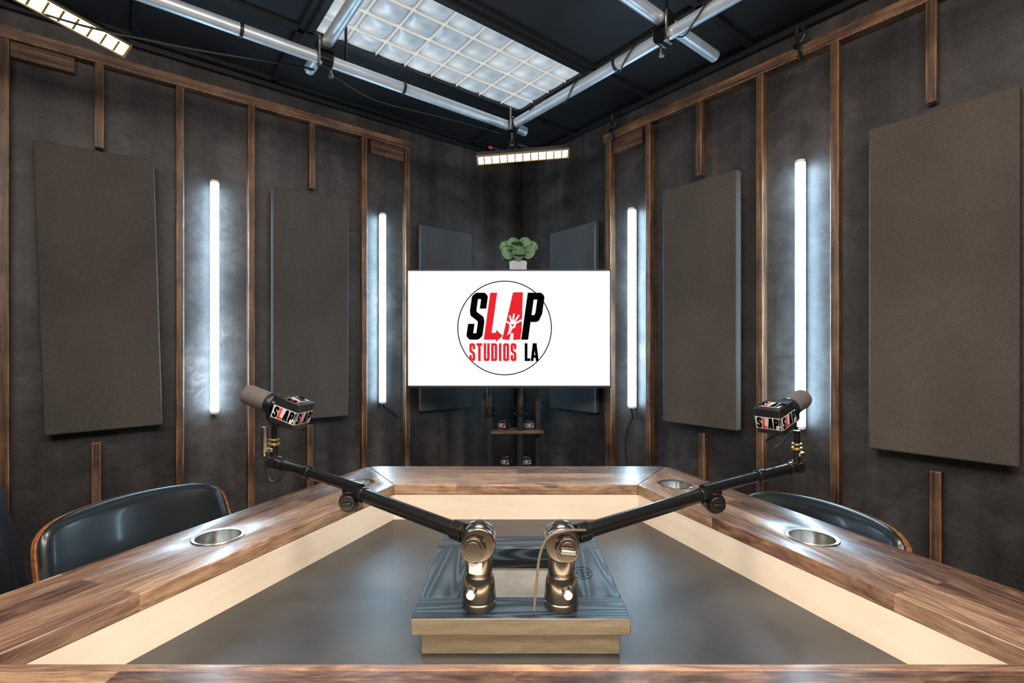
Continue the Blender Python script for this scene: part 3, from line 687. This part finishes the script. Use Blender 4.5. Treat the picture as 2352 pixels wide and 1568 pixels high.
# ---------------------------------------------------------------- boom arms
def lerp(a,b,t): return Vector(a)*(1-t)+Vector(b)*t
def arm(label,bx_,tip,jt,sgn,sticker):
    zt=RZ+.086; by=1.064
    a=thing('boom_arm',label,'boom arm',(bx_,by,zt),(0,0,0),'pair of black boom arms')
    E=Vector((0,0,.143)); Tp=Vector(tip)-Vector((bx_,by,zt)); J=lerp(E,Tp,jt); d=(Tp-E).normalized()
    bm=B(); lathe(bm,[(.0365,0),(.037,.003),(.037,.013),(.0355,.015),(.0355,.018),(.0365,.02),(.034,.05),(.030,.066),(.0285,.068),(.0285,.072)],40); obj('base_clamp',bm,M['warmblack'],a)
    bm=B(); lathe(bm,[(.0275,.072),(.0275,.074),(.029,.076),(.029,.118),(.027,.122)],36); obj('post',bm,M['warmblack'],a)
    bm=B(); s_=-.012 if sgn<0 else .008
    cyl(bm,(s_,-.03,.043),(s_*1.2,-.050,.044),.0115,.0105,n=16); obj('lock_knob',bm,M['silver'],a,bevel=.002)
    if sticker:
        bm=B(); 
        for i in range(8):
            a0=-math.pi/2-.75+i*.13; a1=a0+.13
            bm.faces.new([bm.verts.new((.0294*math.cos(t),.0294*math.sin(t),z)) for t,z in ((a0,.078),(a1,.078),(a1,.112),(a0,.112))])
        obj('white_sticker',bm,M['whitep'],a)
        bm=B()
        for i in range(5):
            a0=-math.pi/2-.65+i*.13; a1=a0+.13
            bm.faces.new([bm.verts.new((.0297*math.cos(t),.0297*math.sin(t),z)) for t,z in ((a0,.101),(a1,.101),(a1,.108),(a0,.108))])
        obj('sticker_print',bm,M['black'],a)
    bm=B(); cyl(bm,(0,-.03,.138),(0,.03,.138),.0365,n=40); box(bm,(0,0,.122),(.052,.05,.03)); sph(bm,(0,.0,.150),.033,n=24)
    obj('elbow_joint',bm,M['warmblack'],a,bevel=.003)
    ox=sgn*.010
    bm=B(); cyl(bm,(ox,-.028,.132),(ox,-.040,.132),.027,.025,n=36); cyl(bm,(ox,-.04,.132),(ox,-.043,.132),.019,n=36); obj('joint_cover',bm,M['warmblack'],a,bevel=.001)
    if not sticker:
        bm=B(); box(bm,(0,0,0),(.034,.012,.012)); obj('wing_knob',bm,M['silver'],a,(ox,-.048,.132),(0,.1,0),bevel=.004)
    s=E+d*.02; 
    bm=B(); cyl(bm,s,J+d*.02,.0170,n=28); obj('lower_tube',bm,M['blackm'],a)
    bm=B(); cyl(bm,s+d*.018,s+d*.05,.0215,n=28); cyl(bm,J-d*.045,J-d*.01,.0195,n=28); obj('tube_collar',bm,M['blackm'],a,bevel=.002)
    up=Vector((0,0,1)); pn=up-d*up.dot(d); pn.normalize()
    J2=J+pn*.012; T2=Tp
    bm=B(); cyl(bm,J2-d*.03,T2,.0145,n=28); obj('upper_tube',bm,M['blackm'],a)
    bm=B(); cyl(bm,lerp(J2,T2,.52),lerp(J2,T2,.60),.0175,n=28); cyl(bm,T2-d*.03,T2+d*.006,.0175,n=28); obj('cable_ring',bm,M['blackm'],a,bevel=.002)
    fr=Vector((0,-1,0))
    kb=J-pn*.022
    bm=B(); cyl(bm,kb+fr*.026,kb-fr*.026,.026,n=32); cyl(bm,kb+fr*.03,kb+fr*.04,.020,n=32); box(bm,kb+fr*.04,(.026,.012,.008)); obj('middle_joint',bm,M['blackm'],a,bevel=.002)
    bm=B(); sph(bm,T2+d*.01,.019,n=20); cyl(bm,T2+d*.01+Vector((0,-.024,0)),T2+d*.01+Vector((0,.024,0)),.014,n=20); obj('tip_joint',bm,M['blackm'],a)
    tt=T2+d*.012
    bm=B(); cyl(bm,tt,tt+up*.05,.010,n=20); cyl(bm,tt+up*.045,tt+up*.105,.0085,n=20); obj('microphone_stem',bm,M['blackm'],a)
    bm=B(); cyl(bm,tt+up*.048,tt+up*.056,.015,n=20); cyl(bm,tt+up*.062,tt+up*.068,.014,n=20); obj('brass_ring',bm,M['brass'],a,bevel=.001)
    bm=B(); cyl(bm,tt+up*.030+Vector((sgn*.008,0,0)),tt+up*.042+Vector((sgn*.008,0,0)),.0125,n=20); obj('steel_collar',bm,M['steel'],a,bevel=.001)
    if sticker:
        bm=B(); b0=tt+Vector((sgn*.024,-.01,.03)); cyl(bm,b0,b0+up*.075,.0095,n=16); cyl(bm,b0-up*.012,b0,.0065,n=16); obj('cable_plug',bm,M['steel'],a,bevel=.001)
        bm=B(); tube(bm,[b0-up*.01,b0+Vector((.004,0,-.05)),b0+Vector((.02,0,-.085)),tt+Vector((.03,-.015,-.04)),tt-d*.05+Vector((0,-.01,.01))],.003); obj('cable',bm,M['black'],a)
    else:
        bm=B(); b0=tt+Vector((-.02,-.01,.10)); tube(bm,[b0,b0+Vector((-.03,0,-.03)),b0+Vector((-.05,0,-.05)),b0+Vector((-.03,0,-.1)),tt-d*.04],.0025); obj('cable',bm,M['black'],a)
        e=E; bm=B(); tube(bm,[e+d*.06+Vector((0,-.02,.01)),e+Vector((.005,-.038,.030)),e+Vector((-.03,-.04,.018)),e+Vector((-.048,-.038,-.02)),e+Vector((-.055,-.035,-.08)),e+Vector((-.060,-.03,-.14)),],.0028); obj('beige_cable',bm,M['cable'],a)
    return a
arm('left black boom arm reaching toward the left chair, post with white sticker',-.071,(-.690,1.45,.926),.55,-1,True)
arm('right black boom arm reaching toward the right chair, post with wing knob',.106,(.828,1.45,.913),.57,1,False)
def mic(label,c,axis,stemtop):
    ax=Vector(axis).normalized(); rz=math.atan2(ax.y,ax.x); p=math.asin(ax.z)
    t=thing('microphone',label,'microphone',c,(0,-p,rz),'pair of broadcast microphones')
    cubeparts(t,.078)
    bm=B(); lathe(bm,[(.026,.0),(.026,.075),(.0265,.08)],32,(0,0,0),(1,0,0)); obj('body',bm,M['blackm'],t)
    bm=B(); lathe(bm,[(.0265,.078),(.0295,.082),(.0300,.145),(.0275,.157),(.020,.163),(.0001,.165)],36,(0,0,0),(1,0,0)); obj('windscreen',bm,M['foam'],t)
    bm=B(); lathe(bm,[(.030,.060),(.031,.062),(.031,.078),(.030,.080)],36,(0,0,0),(1,0,0)); obj('trim_ring',bm,M['black'],t)
    inv=(Matrix.Translation(c)@Matrix.Rotation(rz,4,'Z')@Matrix.Rotation(-p,4,'Y')).inverted()
    s=inv@Vector(stemtop)
    bm=B()
    tube(bm,[(.056,-.033,.0),(.054,-.034,-.022),(.052,-.018,-.042),tuple(s)],.005); tube(bm,[(.056,.033,.0),(.054,.034,-.022),(.052,.018,-.042),tuple(s)],.005)
    cyl(bm,(.056,-.04,0),(.056,.04,0),.009,n=16)
    obj('yoke',bm,M['blackm'],t)
mic('left microphone with lettered black cube, pointing at the left chair',(-.643,1.45,1.075),(-.94,.16,.32),(-.701,1.452,1.036))
mic('right microphone with lettered black cube, in front of the glowing tube',(.772,1.45,1.060),(.80,.50,.30),(.838,1.455,1.025))
# ---------------------------------------------------------------- chairs
def slab(bm,f,b,nu,nv):
    A=[[bm.verts.new(f(-1+2*i/nu,-1+2*j/nv)) for j in range(nv+1)] for i in range(nu+1)]
    Bk=[[bm.verts.new(b(-1+2*i/nu,-1+2*j/nv)) for j in range(nv+1)] for i in range(nu+1)]
    for i in range(nu):
        for j in range(nv):
            bm.faces.new((A[i][j],A[i+1][j],A[i+1][j+1],A[i][j+1])); bm.faces.new((Bk[i][j],Bk[i][j+1],Bk[i+1][j+1],Bk[i+1][j]))
    bd=[(i,0) for i in range(nu)]+[(nu,j) for j in range(nv)]+[(i,nv) for i in range(nu,0,-1)]+[(0,j) for j in range(nv,0,-1)]
    for q in range(len(bd)):
        a=bd[q];c=bd[(q+1)%len(bd)]
        bm.faces.new((A[a[0]][a[1]],A[c[0]][c[1]],Bk[c[0]][c[1]],Bk[a[0]][a[1]]))
BT=[(-.5,-.05),(0,-.05),(.5,-.05),(-.5,-.6),(0,-.6),(.5,-.6)]
def backpt(s,t,off,hw=.265,hz=.19):
    zz=hz*t*(1-.07*s*s-.10*abs(s)**10); yy=hw*s*(1-.03*t*t-.06*abs(t)**10)
    x=-.215-.055*t+.065*s*s+off
    return Vector((x,yy,.612+zz))
def make_chair(label,loc,rz):
    t=thing('tufted_chair',label,'chair',loc,(0,0,rz),'tufted black chairs at the table')
    bm=B()
    def fr(s,q):
        puff=.022*(1-abs(s)**14)*(1-abs(q)**14)
        for a,b in BT:
            r2=((s-a)*.265)**2+((q-b)*.19)**2; puff-=.006*math.exp(-r2/.0003)
        return backpt(s,q,.004+puff,.263,.1895)
    slab(bm,fr,lambda s,q:backpt(s,q,0,.263,.1895),56,40); obj('back_cushion',bm,M['leather'],t,ang=60)
    for a,b in BT:
        p=fr(a,b); bm=B(); sph(bm,p,.008,(.5,1,1),14); obj('button',bm,M['leather'],t)
    bm=B(); slab(bm,lambda s,q:backpt(s,q,-.001+.010*abs(s)**20,.270,.187),lambda s,q:backpt(s,q,-.014,.271,.187),40,20); obj('plywood_shell',bm,M['shellw'],t,bevel=.003)
    bm=B()
    def sp(s,q,z): 
        r=max(abs(s),abs(q)); n=(abs(s)**4+abs(q)**4)**.25 or 1; f=r/n if n>0 else 1
        return Vector((.01+.23*s*f,.24*q*f,z))
    slab(bm,lambda s,q:sp(s,q,.445+.03*(1-s**6)*(1-q**6)),lambda s,q:sp(s,q,.41),24,24); obj('seat_cushion',bm,M['leather'],t,ang=60)
    bm=B(); slab(bm,lambda s,q:sp(s,q,.409),lambda s,q:sp(s*.97,q*.97,.395),16,16); obj('seat_shell',bm,M['shellw'],t)
    bm=B(); 
    box(bm,(-.21,0,.42),(.05,.09,.02)); box(bm,(-.222,0,.47),(.012,.09,.11)); obj('back_bracket',bm,M['blackm'],t,bevel=.002)
    for sx in (-1,1):
        for sy in (-1,1):
            bm=B(); cyl(bm,(sx*.21,sy*.2,.0),(sx*.14,sy*.14,.396),.012,.019,n=16); obj('leg',bm,M['shellw'],t)
    return t
make_chair('black tufted chair with wooden rim on the left side of the table',(-.948,1.435,0),math.atan2(-.4,.915)).scale=(1,1,1.008)
make_chair('black tufted chair mostly hidden behind the right side of the table',(.775,1.475,0),math.atan2(-.42,-.9)).scale=(1,1,.958)
bm=B(); n=64; rows=[]
for j in range(14):
    q=j/13; z=.96*(1-q); rad=.08+.16*q**.7
    rows.append([bm.verts.new((-1.66+rad*(1+.10*q*math.sin(9*a_))*math.cos(a_),1.44+rad*(1+.10*q*math.sin(9*a_))*math.sin(a_),z+.001)) for a_ in [2*math.pi*i/n for i in range(n)]])
for a_,b_ in zip(rows,rows[1:]):
    for i in range(n): bm.faces.new((a_[i],a_[(i+1)%n],b_[(i+1)%n],b_[i]))
bm.faces.new(rows[0]); 
tag(obj('draped_cloth',bm,M['black']),'black cloth hanging in folds at the far left edge of the photo','cloth')
# ---------------------------------------------------------------- lights
def area(name,loc,target,sx,sy,power,col,spread=180):
    l=bpy.data.lights.new(name,'AREA'); l.shape='RECTANGLE'; l.size=sx; l.size_y=sy; l.energy=power; l.color=col; l.spread=math.radians(spread)
    o=bpy.data.objects.new(name,l); COL.objects.link(o); o.location=loc
    o.rotation_euler=(Vector(target)-Vector(loc)).to_track_quat('-Z','Y').to_euler(); return o
area('fill_room',(0.0,-.45,2.55),(0,2.3,.9),1.8,.7,58,(1,.93,.86))  # unseen area light added as broad fill for the room
area('fill_left',(-1.3,.0,2.5),(1.6,2.0,1.1),.8,.5,24,(1,.88,.76))  # unseen fill light added from the left
area('fill_right',(1.1,-.1,2.5),(-1.6,2.2,1.1),.8,.5,22,(1,.92,.85))  # unseen fill light added from the right
area('fill_table',(0.0,.75,2.62),(0,1.0,0),1.1,.4,18,(1,.95,.88),110)  # unseen light added overhead to bring highlights onto the table
area('lamp_rail',(0.0,.80,.69),(0,1.4,.66),1.3,.02,1.9,(1,.82,.60))
w=bpy.data.worlds.new('w'); SC.world=w; w.use_nodes=True; w.node_tree.nodes['Background'].inputs[0].default_value=(.02,.02,.022,1)
cam=bpy.data.cameras.new('cam'); cam.sensor_width=36; cam.lens=36*F/2352; cam.shift_y=(HY-784)/2352; cam.clip_start=.02
co=bpy.data.objects.new('camera',cam); COL.objects.link(co); co.location=(0,0,CZ); co.rotation_euler=(math.radians(90),0,0); SC.camera=co
